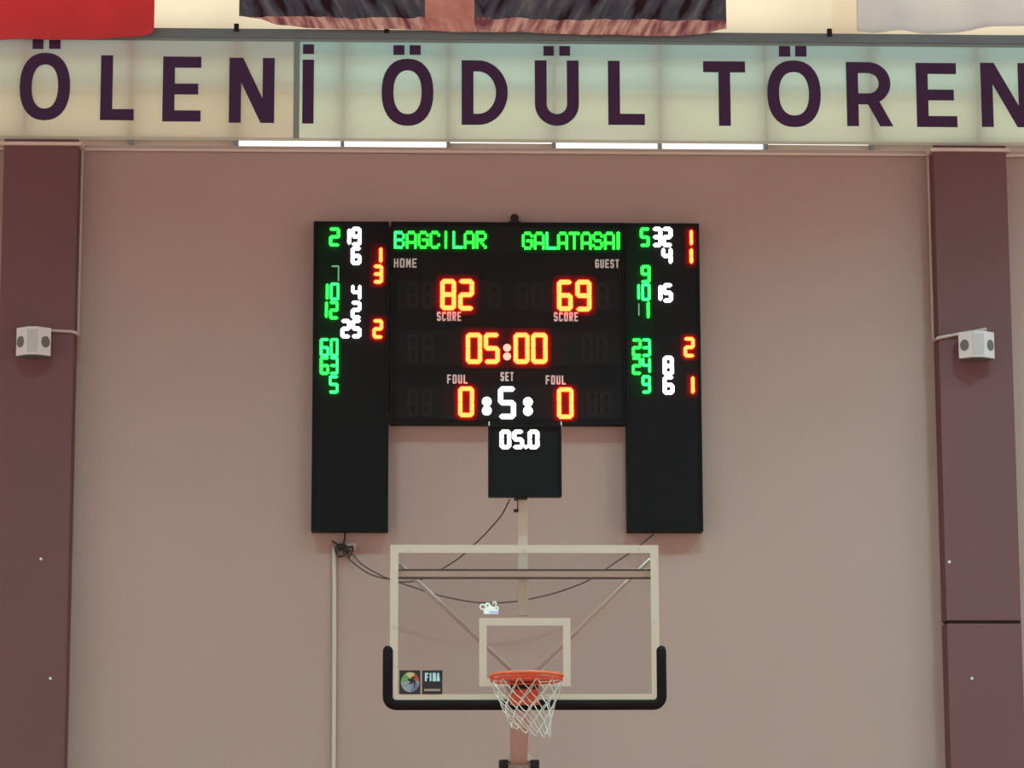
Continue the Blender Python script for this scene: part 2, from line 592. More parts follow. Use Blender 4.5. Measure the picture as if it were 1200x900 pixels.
def big_letter(ch, x0, x1, yt, yb, dots=None):
    a, b = P(x0, yb, LY0), P(x1, yt, LY0)
    X0, X1, Z0, Z1 = a.x, b.x, a.z, b.z
    w, h = X1 - X0, Z1 - Z0
    t = 14.3 / 148.0
    g = MB()
    cx, cz = (X0 + X1) / 2, (Z0 + Z1) / 2
    bx = lambda p, q, r, s_: g.box(p, q, LY0 - 0.0003 * (len(g.v) // 8), LY1, r, s_)
    if ch == 'O':
        n = 36

        def se(rx, rz):
            out = []
            for i in range(n):
                th = 2 * math.pi * i / n
                c, s_ = math.cos(th), math.sin(th)
                out.append((cx + rx * math.copysign(abs(c) ** 0.88, c), cz + rz * math.copysign(abs(s_) ** 0.88, s_)))
            return out
        g.ring_y(se(w / 2, h / 2), se(w / 2 - t, h / 2 - t), LY0, LY1)
    elif ch == 'L':
        bx(X0, X0 + t, Z0, Z1); bx(X0, X1, Z0, Z0 + t * .95)
    elif ch == 'E':
        bx(X0, X0 + t, Z0, Z1)
        bx(X0, X1, Z0, Z0 + t * .95); bx(X0, X1, Z1 - t * .95, Z1); bx(X0, X1 - w * .07, cz - t * .46, cz + t * .46)
    elif ch == 'N':
        bx(X0, X0 + t, Z0, Z1); bx(X1 - t, X1, Z0, Z1)
        g.prism_y([(X0, Z1), (X1 - t * 1.15, Z0), (X1, Z0), (X0 + t * 1.15, Z1)], LY0 - 0.001, LY1)
    elif ch == 'I':
        bx(X0, X1, Z0, Z1)
    elif ch == 'T':
        bx(cx - t / 2, cx + t / 2, Z0, Z1); bx(X0, X1, Z1 - t * .95, Z1)
    elif ch == 'D':
        bx(X0, X0 + t, Z0, Z1)
        xm = X0 + w * .36
        bx(X0, xm, Z0, Z0 + t * .95); bx(X0, xm, Z1 - t * .95, Z1)
        g.ring_y(arc(xm, cz, X1 - xm, h / 2, -90, 90, 20), arc(xm, cz, X1 - xm - t, h / 2 - t * .95, -90, 90, 20), LY0, LY1, False)
    elif ch == 'U':
        r = w / 2
        bx(X0, X0 + t, Z0 + r, Z1); bx(X1 - t, X1, Z0 + r, Z1)
        g.ring_y(arc(cx, Z0 + r, r, r, 180, 360, 20), arc(cx, Z0 + r, r - t, r - t, 180, 360, 20), LY0, LY1, False)
    elif ch == 'R':
        bx(X0, X0 + t, Z0, Z1)
        zl = Z0 + h * .34
        zc, rz = (Z1 + zl) / 2, (Z1 - zl) / 2
        xm = X0 + w * .48
        bx(X0, xm, Z1 - t * .95, Z1); bx(X0, xm, zl, zl + t * .95)
        g.ring_y(arc(xm, zc, X0 + w * .96 - xm, rz, -90, 90, 16), arc(xm, zc, X0 + w * .96 - xm - t, rz - t * .95, -90, 90, 16), LY0, LY1, False)
        g.prism_y([(X1 - t * 1.1, Z0), (X1, Z0), (X0 + w * .66, zl + t * .6), (X0 + w * .40, zl + t * .5)], LY0 - 0.002, LY1)
    o = g.build('letter', 'letter', banner)
    for (d0, d1, dt, db) in dots or ():
        p, q = P(d0, db, LY0), P(d1, dt, LY0)
        MB().box(p.x, q.x, LY0, LY1, p.z, q.z).build('letter_dot', 'letter', o)


for args in (('O', 22, 83, 62, 140.5, ((38, 51, 46, 57), (57.5, 71, 46, 57))),
             ('L', 117, 158, 65, 140.5), ('E', 190, 236, 66.5, 142), ('N', 268, 322, 68, 143.5),
             ('I', 354, 368, 70, 144.5, ((355, 368, 52, 63),)),
             ('O', 447, 508, 69, 147, ((461, 474, 53, 64), (480, 493, 53, 64))),
             ('D', 541, 595, 71, 146), ('U', 627, 678, 71, 147, ((637, 649, 54, 65), (655.5, 668, 54, 65))),
             ('L', 713, 755, 71.5, 146), ('T', 825, 873, 72, 147),
             ('O', 900, 961, 71, 148.5, ((913, 926, 54, 66), (932, 945, 54, 66))),
             ('R', 993, 1045, 73, 147.5), ('E', 1075, 1120, 74, 148.5), ('N', 1151, 1206, 74, 148.5)):
    big_letter(*args)

# ================================================================== FLAGS HANGING FROM ABOVE
FY = WY - 0.16


def flag(name, m, bottom, xl_px, xr_px, height, label, wav, seed):
    """bottom: list of (px, py) along the lower hem"""
    xa, xb = P(xl_px, 20, FY).x, P(xr_px, 20, FY).x
    pts = [(P(a, b, FY).x, P(a, b, FY).z) for a, b in bottom]
    zt = max(z for _, z in pts) + height

    def low(x):
        if x <= pts[0][0]:
            return pts[0][1]
        for (p, q), (r, s_) in zip(pts, pts[1:]):
            if x <= r:
                k = (x - p) / (r - p)
                k = k * k * (3 - 2 * k)
                return q + (s_ - q) * k
        return pts[-1][1]
    root = thing(name, ((xa + xb) / 2, FY, zt), label, 'flag' if 'flag' in name else 'banner')

    def f(u, v):
        x = xa + (xb - xa) * u
        zl = low(x)
        y = FY + wav * (1 - v * 0.7) * math.sin(u * (xb - xa) * 7 + seed + 1.5 * v) + 0.4 * wav * math.sin(u * (xb - xa) * 17 + seed * 2 + 3 * v)
        return (x, y, zl + (zt - zl) * v)
    o = grid_sheet('flag_cloth', m, root, 90, 24, f)
    MB().tube([(xa - 0.08, FY, zt + 0.015), (xb + 0.08, FY, zt + 0.015)], 0.016, 10).build('hanging_rod', 'steel2', root, smooth=True)
    for x in (xa + 0.05, xb - 0.05):
        MB().tube([(x, FY, zt + 0.02), (x, FY, CEIL)], 0.004, 6).build('cord', 'conduit', root)
    return o


flag('red_flag', 'redcloth', ((-60, 47), (60, 46.5), (130, 45), (160, 43.5), (172, 41.5), (182, 36.5)), -60, 181, 1.35,
     'plain red flag hanging at the left above the letter banner', 0.022, 0.4)
# printed cloth: the pattern is laid out in metres from the cloth's middle
pxa, pxb = P(280, 20, FY).x, P(851, 20, FY).x
pzl = P(600, 38, FY).z
PH = 1.35
_zs = [P(a, b, FY).z for a, b in ((280, 18), (851, 34), (600, 38), (760, 42))]
_zc = (min(_zs) + max(_zs) + PH) / 2
PRINT_HEM = P(600, 18.5, FY).z - _zc
PRINT_X0 = P(498, 20, FY).x - (pxa + pxb) / 2
PRINT_X1 = P(556, 20, FY).x - (pxa + pxb) / 2
M['print_cloth'] = cloth('printed_cloth', None, 0.16, node_col=print_col)
flag('printed_wall_hanging', 'print_cloth', ((279, 18), (300, 21), (330, 30), (360, 33), (450, 34.5), (600, 38), (760, 42), (820, 40), (851, 34)),
     280, 851, PH, 'wide printed hanging in dark slate and pink tones above the letters', 0.016, 1.7)
flag('white_flag', 'whitecloth', ((1003, 36), (1030, 39), (1090, 38), (1150, 34), (1200, 31.5), (1270, 30)), 1004, 1270, 1.35,
     'plain white flag hanging at the right above the letter banner', 0.06, 2.6)

# ================================================================== SCOREBOARD
SD = 0.15
SY = WY - SD                    # face of the cabinets
sx = lambda a, y=440: P(a, y, SY).x
sz = lambda b, x=600: P(x, b, SY).z
cx0, cx1 = sx(457.5, 380), sx(733, 380)
lx0, lx1 = (P(367, 262, SY).x + P(365.3, 620, SY).x) / 2, (P(456, 300, SY).x + P(455, 600, SY).x) / 2
rx0, rx1 = sx(734, 450), (P(819.5, 262, SY).x + P(824, 620, SY).x) / 2
zT, zB = sz(260.5), sz(622.5)
zC = sz(496.5)
board = thing('scoreboard', ((lx0 + rx1) / 2, WY, zB),
              'black basketball scoreboard with lit red, green and white digits on the wall', 'scoreboard')


def cabinet(name, x0, x1, z0, z1, y0, y1, parent):
    g = MB().box(x0, x1, y0 + 0.012, y1, z0, z1)
    o = g.build(name, 'black', parent, bevel=0.006)
    f = 0.018                                       # raised edge frame round the face
    g = MB().ring_y([(x0, z0), (x1, z0), (x1, z1), (x0, z1)], [(x0 + f, z0 + f), (x1 - f, z0 + f), (x1 - f, z1 - f), (x0 + f, z1 - f)], y0, y0 + 0.014)
    g.build('edge_frame', 'black', o)
    return o


pan_c = cabinet('center_panel', cx0, cx1, zC, zT + 0.004, SY + 0.012, WY, board)
pan_l = cabinet('side_panel', lx0, lx1, zB, zT, SY, WY, board)
pan_r = cabinet('side_panel', rx0, rx1, zB, zT, SY, WY, board)

SEG = {'0': 'abcdef', '1': 'bc', '2': 'abged', '3': 'abgcd', '4': 'fgbc', '5': 'afgcd', '6': 'afgedc',
       '7': 'abc', '8': 'abcdefg', '9': 'abcdfg'}


def seg_mesh(g, x0, z0, x1, z1, t, y0, y1):
    """hexagonal LED segment from one end to the other"""
    dx, dz = x1 - x0, z1 - z0
    L = math.hypot(dx, dz)
    ux, uz = dx / L, dz / L
    nx, nz = -uz, ux
    h = t / 2
    pts = [(x0, z0), (x0 + ux * h - nx * h, z0 + uz * h - nz * h), (x1 - ux * h - nx * h, z1 - uz * h - nz * h), (x1, z1),
           (x1 - ux * h + nx * h, z1 - uz * h + nz * h), (x0 + ux * h + nx * h, z0 + uz * h + nz * h)]
    g.prism_y(pts, y0, y1)


def digit(ch, x0, y0, x1, y1, m, tpx, parent, face=SY + 0.012, proud=0.018, name='digit', narrow=False, scale=None):
    a, b = P(x0, y1, face - proud), P(x1, y0, face - proud)
    k = (b.z - a.z) / (y1 - y0)
    t = tpx * k
    X0, X1, Z0, Z1 = a.x + t / 2, b.x - t / 2, a.z + t / 2, b.z - t / 2
    zm = (Z0 + Z1) / 2
    g = MB()
    gap = t * 0.12
    S = {'a': (X0, Z1, X1, Z1), 'd': (X0, Z0, X1, Z0), 'g': (X0, zm, X1, zm), 'b': (X1, zm, X1, Z1), 'c': (X1, Z0, X1, zm),
         'f': (X0, zm, X0, Z1), 'e': (X0, Z0, X0, zm)}
    if narrow:
        xm = (a.x + b.x) / 2
        S['b'] = (xm, zm, xm, Z1)
        S['c'] = (xm, Z0, xm, zm)
    for s_ in SEG[ch]:
        p = S[s_]
        L = math.hypot(p[2] - p[0], p[3] - p[1])
        ux, uz = (p[2] - p[0]) / L, (p[3] - p[1]) / L
        e = t * 0.42 - gap                       # segments nearly meet at the corners
        seg_mesh(g, p[0] - ux * e, p[1] - uz * e, p[2] + ux * e, p[3] + uz * e, t, face - proud - 0.0001 * (len(g.v) // 12), face + 0.001)
    return g.build(name, m, parent)




def lens(x0, y0, x1, y1, m, parent, face):
    """rounded tinted plate added under the LEDs to catch their light as a halo"""
    a, b = P(x0, y1, face), P(x1, y0, face)
    r = min(0.03, (b.x - a.x) / 2.2)
    pts = []
    for (cx_, cz_, a0) in ((b.x - r, b.z - r, 0), (a.x + r, b.z - r, 90), (a.x + r, a.z + r, 180), (b.x - r, a.z + r, 270)):
        pts += arc(cx_, cz_, r, r, a0, a0 + 90, 5)
    MB().prism_y(pts, face - 0.0025, face + 0.001).build('lens', m, parent)  # added halo plate, not a part of the display


for L_ in ((371.5, 262.5, 401.5, 465, 'greenhalo', pan_l), (432, 284, 453, 337, 'redhalo', pan_l), (431.5, 369, 453.5, 401, 'redhalo', pan_l),
           (737, 263, 764, 465, 'greenhalo', pan_r), (802, 263.5, 817, 314, 'redhalo', pan_r), (797, 390, 817.5, 423, 'redhalo', pan_r), (804, 435, 818, 467, 'redhalo', pan_r)):
    lens(*L_, SY + 0.012)
# --- left column
G, Wt, Rd = 'green', 'white', 'red'
for ch, x0, y0, x1, y1, m, t, nar in (
        ('2', 386, 267, 398, 288, G, 2.7, 0), ('1', 407, 267, 411.5, 287, Wt, 4.2, 1), ('9', 411.5, 266, 423.5, 288, Wt, 4.0, 0),
        ('6', 411, 289, 423.5, 310, Wt, 4.0, 0), ('1', 443.5, 289, 449, 308.5, Rd, 3.9, 1), ('3', 437, 310, 449, 332, Rd, 3.9, 0),
        ('7', 388, 311, 397.5, 329.5, 'dimgreen', 1.5, 0), ('1', 381.5, 332, 385.5, 351, G, 2.5, 1), ('0', 387, 331.5, 397.5, 351.5, 'cyan', 2.4, 0),
        ('4', 411.5, 333, 423.5, 351.5, Wt, 3.6, 0), ('1', 380.5, 353, 384.5, 372.5, G, 2.4, 1), ('2', 386, 353, 396.5, 373.5, G, 2.6, 0),
        ('2', 411, 352.5, 423.5, 373.5, Wt, 4.0, 0), ('2', 399, 374, 411, 396, Wt, 4.0, 0), ('5', 411.5, 373.5, 423.5, 396, Wt, 4.2, 0),
        ('2', 436.5, 374, 449, 396.5, Rd, 3.8, 0), ('6', 375, 396.5, 385.5, 417.5, 'cyan', 2.6, 0), ('0', 387, 396.5, 396.5, 417.5, 'cyan', 2.4, 0),
        ('6', 375, 418, 385.5, 438.5, G, 2.6, 0), ('3', 386.5, 418, 396.5, 438.5, 'cyan', 2.4, 0), ('5', 385.5, 440, 396.5, 460.5, 'cyan', 2.6, 0)):
    digit(ch, x0, y0, x1, y1, m, t, pan_l, narrow=bool(nar))
# --- right column
for ch, x0, y0, x1, y1, m, t, nar in (
        ('5', 750.5, 267, 761, 288.5, G, 2.7, 0), ('3', 764.5, 266, 776, 289, Wt, 4.2, 0), ('2', 776, 266, 788, 289, Wt, 4.2, 0),
        ('4', 775.5, 289.5, 788, 309.5, Wt, 4.2, 0), ('1', 807.5, 268.5, 813, 288, Rd, 3.4, 1), ('1', 807.5, 290, 813, 309.5, Rd, 3.9, 1),
        ('9', 751.5, 311, 762, 331, G, 2.6, 0), ('1', 746.5, 332.5, 750.5, 351, 'cyan', 2.2, 1), ('0', 752, 332, 762, 352, 'cyan', 2.6, 0),
        ('1', 771.5, 333, 776.5, 353, Wt, 4.2, 1), ('5', 776.5, 332, 788.5, 354, Wt, 4.3, 0),
        ('1', 747.5, 355, 750, 370, 'dimgreen', 1.3, 1), ('1', 757.5, 353, 762, 373, G, 2.6, 1),
        ('2', 741, 397, 751.5, 417.5, G, 2.6, 0), ('3', 752.5, 397, 762.5, 417.5, 'cyan', 2.4, 0), ('2', 741, 418.5, 751.5, 438.5, G, 2.6, 0),
        ('4', 752.5, 419, 762.5, 437, 'cyan', 2.4, 0), ('9', 752.5, 440, 762.5, 460.5, 'cyan', 2.6, 0),
        ('8', 777, 417, 789.5, 440, Wt, 4.2, 0), ('6', 777, 440, 790, 462, Wt, 4.2, 0),
        ('2', 801.5, 395, 814, 418.5, Rd, 3.8, 0), ('1', 809, 440, 815, 462, Rd, 3.9, 1)):
    digit(ch, x0, y0, x1, y1, m, t, pan_r, narrow=bool(nar))
# --- centre panel: display windows, unlit and lit digits
CF = SY + 0.024
for (x0, y0, x1, y1) in ((461, 267, 729, 296), (465, 329, 726, 364), (465, 388, 726, 428), (465, 452, 726, 491)):
    a, b = P(x0, y1, CF), P(x1, y0, CF)
    MB().box(a.x, b.x, CF - 0.003, CF + 0.004, a.z, b.z).build('display_window', 'window', pan_c)
CF2 = CF - 0.003
for (x0, y0, x1, y1) in ((476, 330, 491, 361), (494, 330, 509, 361), (572, 330, 587, 361), (605, 331, 620, 362), (622, 331, 637, 362), (699, 331, 714, 362),
                         (477, 391, 491, 425), (494, 391, 508, 425), (681, 391, 695, 425), (698, 391, 712, 425),
                         (477, 456, 491, 488), (493, 456, 507, 488), (687, 457, 701, 489), (703, 457, 717, 489)):
    digit('8', x0, y0, x1, y1, 'unlit', 4.6, pan_c, face=CF2, proud=0.004, name='unlit_digit')
for ch, x0, y0, x1, y1, m, t in (
        ('8', 516, 327, 534.5, 363, Rd, 5.0), ('2', 537, 327, 555.5, 363.5, Rd, 5.0), ('6', 653, 328, 671, 364, Rd, 5.0), ('9', 674.5, 328, 693, 364.5, Rd, 5.0),
        ('0', 546, 390, 565, 426, Rd, 4.9), ('5', 567, 390, 585.5, 426, Rd, 4.9), ('0', 602, 390, 620.5, 426, Rd, 4.9), ('0', 622.5, 390, 641.5, 426, Rd, 4.9),
        ('0', 537, 453, 555.5, 488.5, Rd, 4.7), ('5', 584, 453, 604.5, 490.5, Wt, 5.4), ('0', 653, 454, 672, 490.5, Rd, 4.7)):
    digit(ch, x0, y0, x1, y1, m, t, pan_c, face=CF2, proud=0.020)
M['reddot'] = led('pinkish_red_led', (3.0, 0.70, 0.50))
for cxp, y1, y2, r, m in ((594.3, 407.5, 417.5, 4.6, 'reddot'), (570.5, 470.5, 481, 5.6, Wt), (618.7, 471, 481.5, 5.6, Wt)):
    for yy in (y1, y2):
        p = P(cxp, yy, CF2 - 0.01)
        rr = r / 148.5
        MB().prism_y(arc(p.x, p.z, rr, rr, 0, 345, 23), CF2 - 0.01, CF2).build('colon_dot', m, pan_c)

for L_ in ((509.5, 321, 562, 370, 'redhalo'), (646.5, 322, 699.5, 371, 'redhalo'), (540, 384, 647, 432, 'redhalo'), (531, 448.5, 561.5, 493, 'redhalo'), (647, 450, 678, 494, 'redhalo'),
           (459.5, 266.5, 574, 295.5, 'greenhalo'), (608.5, 267.5, 730, 296.5, 'greenhalo')):
    lens(*L_, pan_c, CF2)
# dot-matrix team names
F57 = {'B': ('11110', '10001', '10001', '11110', '10001', '10001', '11110'), 'A': ('01110', '10001', '10001', '10001', '11111', '10001', '10001'),
       'G': ('01110', '10001', '10000', '10111', '10001', '10001', '01110'), 'C': ('01110', '10001', '10000', '10000', '10000', '10001', '01110'),
       'I': ('00100',) * 7, 'L': ('10000',) * 6 + ('11111',), 'R': ('11110', '10001', '10001', '11110', '10100', '10010', '10001'),
       'T': ('11111',) + ('00100',) * 6, 'S': ('01110', '10001', '10000', '01110', '00001', '10001', '01110'), '|': ('1',) * 7}


def matrix_letter(ch, x0, x1, y0, y1, m):
    rows = F57[ch]
    n = len(rows[0])
    a, b = P(x0, y1, CF2 - 0.014), P(x1, y0, CF2 - 0.014)
    dx, dz = (b.x - a.x) / n, (b.z - a.z) / 7
    g = MB()
    for r, row in enumerate(rows):
        for c, v in enumerate(row):
            if v == '1':
                xc, zc = a.x + (c + .5) * dx, b.z - (r + .5) * dz
                hx, hz = dx * 0.50, dz * 0.48
                g.prism_y([(xc - hx, zc - hz * .5), (xc - hx * .5, zc - hz), (xc + hx * .5, zc - hz), (xc + hx, zc - hz * .5),
                           (xc + hx, zc + hz * .5), (xc + hx * .5, zc + hz), (xc - hx * .5, zc + hz), (xc - hx, zc + hz * .5)], CF2 - 0.014, CF2)
    g.build('letter', m, pan_c)


for i, (ch, x0) in enumerate(zip('BAGCILAR', (462, 476, 490, 503.5, 516.5, 530.5, 544, 558))):
    matrix_letter(ch, x0, x0 + 12, 271, 291, 'cyan' if i in (0, 5) else 'matrix')
for i, (ch, x0) in enumerate(zip('GALATASA|', (612.2, 626, 640, 653.4, 667, 681, 694.5, 708.3, 723))):
    matrix_letter(ch, x0, x0 + (3 if ch == '|' else 12), 272, 292, 'cyan' if i in (2,) else 'matrix')

# printed captions, stroke lettering
STROKE = {'H': [((0, 0), (0, 1)), ((1, 0), (1, 1)), ((0, .5), (1, .5))], 'O': [((.1, 0), (.9, 0), (1, .15), (1, .85), (.9, 1), (.1, 1), (0, .85), (0, .15), (.1, 0))],
          'M': [((0, 0), (0, 1), (.5, .35), (1, 1), (1, 0))], 'E': [((1, 0), (0, 0), (0, 1), (1, 1)), ((0, .5), (.85, .5))],
          'G': [((1, .85), (.85, 1), (.15, 1), (0, .85), (0, .15), (.15, 0), (.85, 0), (1, .15), (1, .5), (.55, .5))],
          'U': [((0, 1), (0, .15), (.15, 0), (.85, 0), (1, .15), (1, 1))],
          'S': [((1, .85), (.85, 1), (.15, 1), (0, .85), (0, .6), (.15, .52), (.85, .48), (1, .4), (1, .15), (.85, 0), (.15, 0), (0, .15))],
          'T': [((.5, 0), (.5, 1)), ((0, 1), (1, 1))], 'C': [((1, .85), (.85, 1), (.15, 1), (0, .85), (0, .15), (.15, 0), (.85, 0), (1, .15))],
          'R': [((0, 0), (0, 1), (.85, 1), (1, .88), (1, .6), (.85, .48), (0, .48)), ((.5, .48), (1, 0))], 'F': [((0, 0), (0, 1), (1, 1)), ((0, .5), (.85, .5))],
          'L': [((0, 1), (0, 0), (1, 0))], 'I': [((.5, 0), (.5, 1))], 'A': [((0, 0), (0.5, 1), (1, 0)), ((.2, .38), (.8, .38))],
          'B': [((0, 0), (0, 1), (.8, 1), (.95, .88), (.95, .62), (.8, .52), (0, .52)), ((.8, .52), (1, .4), (1, .12), (.85, 0), (0, 0))]}


def word(txt, X0, X1, Z0, Z1, y0, y1, t, m, parent, name, gap=0.32):
    g = MB()
    n = len(txt)
    cw = (X1 - X0) / (n + (n - 1) * gap)
    for i, ch in enumerate(txt):
        xa = X0 + i * cw * (1 + gap) + t / 2
        ww = cw - t
        za, hh = Z0 + t / 2, Z1 - Z0 - t
        for pl in STROKE[ch]:
            for (p, q) in zip(pl, pl[1:]):
                ax, az, bx_, bz_ = xa + p[0] * ww, za + p[1] * hh, xa + q[0] * ww, za + q[1] * hh
                L = math.hypot(bx_ - ax, bz_ - az) or 1e-6
                ex, ez = (bx_ - ax) / L * t * .4, (bz_ - az) / L * t * .4
                g.bar(ax - ex, az - ez, bx_ + ex, bz_ + ez, t, y0, y1)
    return g.build(name, m, parent)


for txt, x0, x1, y0, y1 in (('HOME', 461.5, 488.5, 303, 313.5), ('GUEST', 697.5, 725.5, 304, 314), ('SCORE', 512, 540.5, 365.5, 376),
                            ('SCORE', 649, 677.5, 366, 376.5), ('FOUL', 524, 548, 439, 449.5), ('SET', 586.5, 602, 436, 446.5), ('FOUL', 639.5, 663, 440, 450.5)):
    a, b = P(x0, y1, CF2), P(x1, y0, CF2)
    word(txt, a.x, b.x, a.z, b.z, CF2 - 0.003, CF2 + 0.006, 1.75 / 148.5, 'caption', pan_c, 'caption')

# little horn on the top edge
p = P(603, 254, WY - 0.08)
zt = zT + 0.004
g = MB().box(p.x - 0.05, p.x + 0.05, WY - 0.13, WY - 0.02, zt, zt + 0.012)
g.prism_y([(p.x - 0.04, zt + 0.01), (p.x + 0.04, zt + 0.01), (p.x + 0.015, zt + 0.045), (p.x - 0.015, zt + 0.045)], WY - 0.10, WY - 0.05)
rings = []
for k in range(7):
    th = -math.pi / 2 + math.pi * k / 6
    rings.append((0.034 * math.cos(th) + 0.001, zt + 0.05 + 0.034 * math.sin(th)))
vs = [(p.x + r * math.cos(2 * math.pi * q / 12), WY - 0.075 + r * math.sin(2 * math.pi * q / 12), z) for r, z in rings for q in range(12)]
fs = [(i * 12 + q, i * 12 + (q + 1) % 12, (i + 1) * 12 + (q + 1) % 12, (i + 1) * 12 + q) for i in range(6) for q in range(12)]
g.add(vs, fs)
g.build('buzzer', 'dark', board)

# ================================================================== BASKETBALL HOOP
bcx = P(615, 730, BY).x
hoop = thing('basketball_hoop', (bcx, BY + 1.6, 0),
             'portable basketball hoop with clear backboard, orange rim and dark edge padding', 'basketball hoop')
bw, bb, bt = 0.90, 2.90, 3.95
X0, X1 = bcx - bw, bcx + bw
bbd = MB().box(X0, X1, BY, BY + 0.012, bb, bt).build('backboard', 'glass', hoop)
lw = 0.054
MB().ring_y([(X0, bb), (X1, bb), (X1, bt), (X0, bt)], [(X0 + lw, bb + lw), (X1 - lw, bb + lw), (X1 - lw, bt - lw), (X0 + lw, bt - lw)],
            BY - 0.002, BY - 0.0005).build('border_line', 'print', bbd)
ix, iz0, iz1 = 0.305, 3.005, 3.46
MB().ring_y([(bcx - ix, iz0), (bcx + ix, iz0), (bcx + ix, iz1), (bcx - ix, iz1)],
            [(bcx - ix + .05, iz0 + .05), (bcx + ix - .05, iz0 + .05), (bcx + ix - .05, iz1 - .05), (bcx - ix + .05, iz1 - .05)],
            BY - 0.002, BY - 0.0005).build('target_square', 'print', bbd)
# steel frame behind the border
MB().ring_y([(X0 + .004, bb + .004), (X1 - .004, bb + .004), (X1 - .004, bt - .004), (X0 + .004, bt - .004)],
            [(X0 + .04, bb + .04), (X1 - .04, bb + .04), (X1 - .04, bt - .04), (X0 + .04, bt - .04)],
            BY + 0.0125, BY + 0.055).build('board_frame', 'steel', hoop)
for (px, py) in ((478.5, 644.5), (614.5, 644), (749, 642.5), (462, 733), (768, 729.5)):
    q = P(px, py, BY - 0.003)
    MB().prism_y(arc(q.x, q.z, 0.009, 0.009, 0, 324, 9), BY - 0.007, BY - 0.001).build('bolt', 'steel2', bbd)

# padding along the lower edge and up both sides
pw = 0.046                      # the profile: a slotted U, drawn as a swept rounded section


def pad_path():
    r = 0.055
    a, b = X0 - 0.012, X1 + 0.012
    zb_ = bb + 0.006 - 0.022
    pts = [(a, bb + 0.345), (a, bb + 0.2), (a, zb_ + r)]
    pts += [(a + r + r * math.cos(math.radians(t)), zb_ + r + r * math.sin(math.radians(t))) for t in (195, 210, 225, 240, 255)]
    pts += [(a + r, zb_)] + [(a + r + (b - a - 2 * r) * k / 8, zb_) for k in range(1, 8)] + [(b - r, zb_)]
    pts += [(b - r + r * math.cos(math.radians(t)), zb_ + r + r * math.sin(math.radians(t))) for t in (285, 300, 315, 330, 345)]
    pts += [(b, zb_ + r), (b, bb + 0.2), (b, bb + 0.345)]
    return pts


pp = pad_path()
g = MB()
sec = [(math.copysign(abs(math.cos(t)) ** .6, math.cos(t)) * 0.035, math.copysign(abs(math.sin(t)) ** .6, math.sin(t)) * 0.037)
       for t in [2 * math.pi * k / 14 for k in range(14)]]
vs, fs = [], []
seq = []
n = len(pp)
for i, (x, z) in enumerate(pp):
    a = pp[max(0, i - 1)]
    b = pp[min(n - 1, i + 1)]
    L = math.hypot(b[0] - a[0], b[1] - a[1])
    tx, tz = (b[0] - a[0]) / L, (b[1] - a[1]) / L
    seq.append((x, z, tx, tz, 1.0))
x, z, tx, tz, _ = seq[0]
x2, z2, tx2, tz2, _ = seq[-1]
seq = [(x - tx * .030, z - tz * .030, tx, tz, .45), (x - tx * .02, z - tz * .02, tx, tz, .8)] + seq + \
      [(x2 + tx2 * .02, z2 + tz2 * .02, tx2, tz2, .8), (x2 + tx2 * .030, z2 + tz2 * .030, tx2, tz2, .45)]
for (x, z, tx, tz, s_) in seq:
    nx_, nz_ = -tz, tx
    for (u, w) in sec:
        vs.append((x + nx_ * u * s_, BY + 0.02 + w * s_, z + nz_ * u * s_))
m_ = len(sec)
for i in range(len(seq) - 1):
    for k in range(m_):
        l = (k + 1) % m_
        fs.append((i * m_ + k, i * m_ + l, (i + 1) * m_ + l, (i + 1) * m_ + k))
fs.append(tuple(range(m_)))
fs.append(tuple((len(seq) - 1) * m_ + k for k in range(m_ - 1, -1, -1)))
MB().add(vs, fs).build('edge_padding', 'pad', hoop, smooth=True)

# rim ------------------------------------------------------------------
RC = Vector((P(617, 790, BY - 0.375).x, BY - 0.375, 3.042))
RR = 0.233
TILT = math.tan(math.radians(2.6))          # the ring stands a little proud at its front


def rz_(y):
    return 3.040 + (RC.y + RR - y) * TILT


ringp = [(RC.x + RR * math.cos(2 * math.pi * k / 56), RC.y + RR * math.sin(2 * math.pi * k / 56), rz_(RC.y + RR * math.sin(2 * math.pi * k / 56))) for k in range(56)]
rim = MB().tube(ringp, 0.0125, 12, closed=True).build('rim', 'orange', hoop, smooth=True)
low = [(RC.x + (RR - .001) * math.cos(2 * math.pi * k / 56), RC.y + (RR - .001) * math.sin(2 * math.pi * k / 56), rz_(RC.y + RR * math.sin(2 * math.pi * k / 56)) - 0.026) for k in range(56)]
MB().tube(low, 0.007, 8, closed=True).build('net_rail', 'orange2', rim, smooth=True)
for k in range(12):
    th = 2 * math.pi * (k + .5) / 12
    c = Vector((RC.x + RR * math.cos(th), RC.y + RR * math.sin(th), rz_(RC.y + RR * math.sin(th))))
    d = Vector((-math.sin(th), math.cos(th), 0)) * 0.022
    MB().tube([c - d + Vector((0, 0, -.008)), c - d * .8 + Vector((0, 0, -.034)), c + d * .8 + Vector((0, 0, -.034)), c + d + Vector((0, 0, -.008))], 0.0045, 6).build('net_hook', 'orange2', rim)
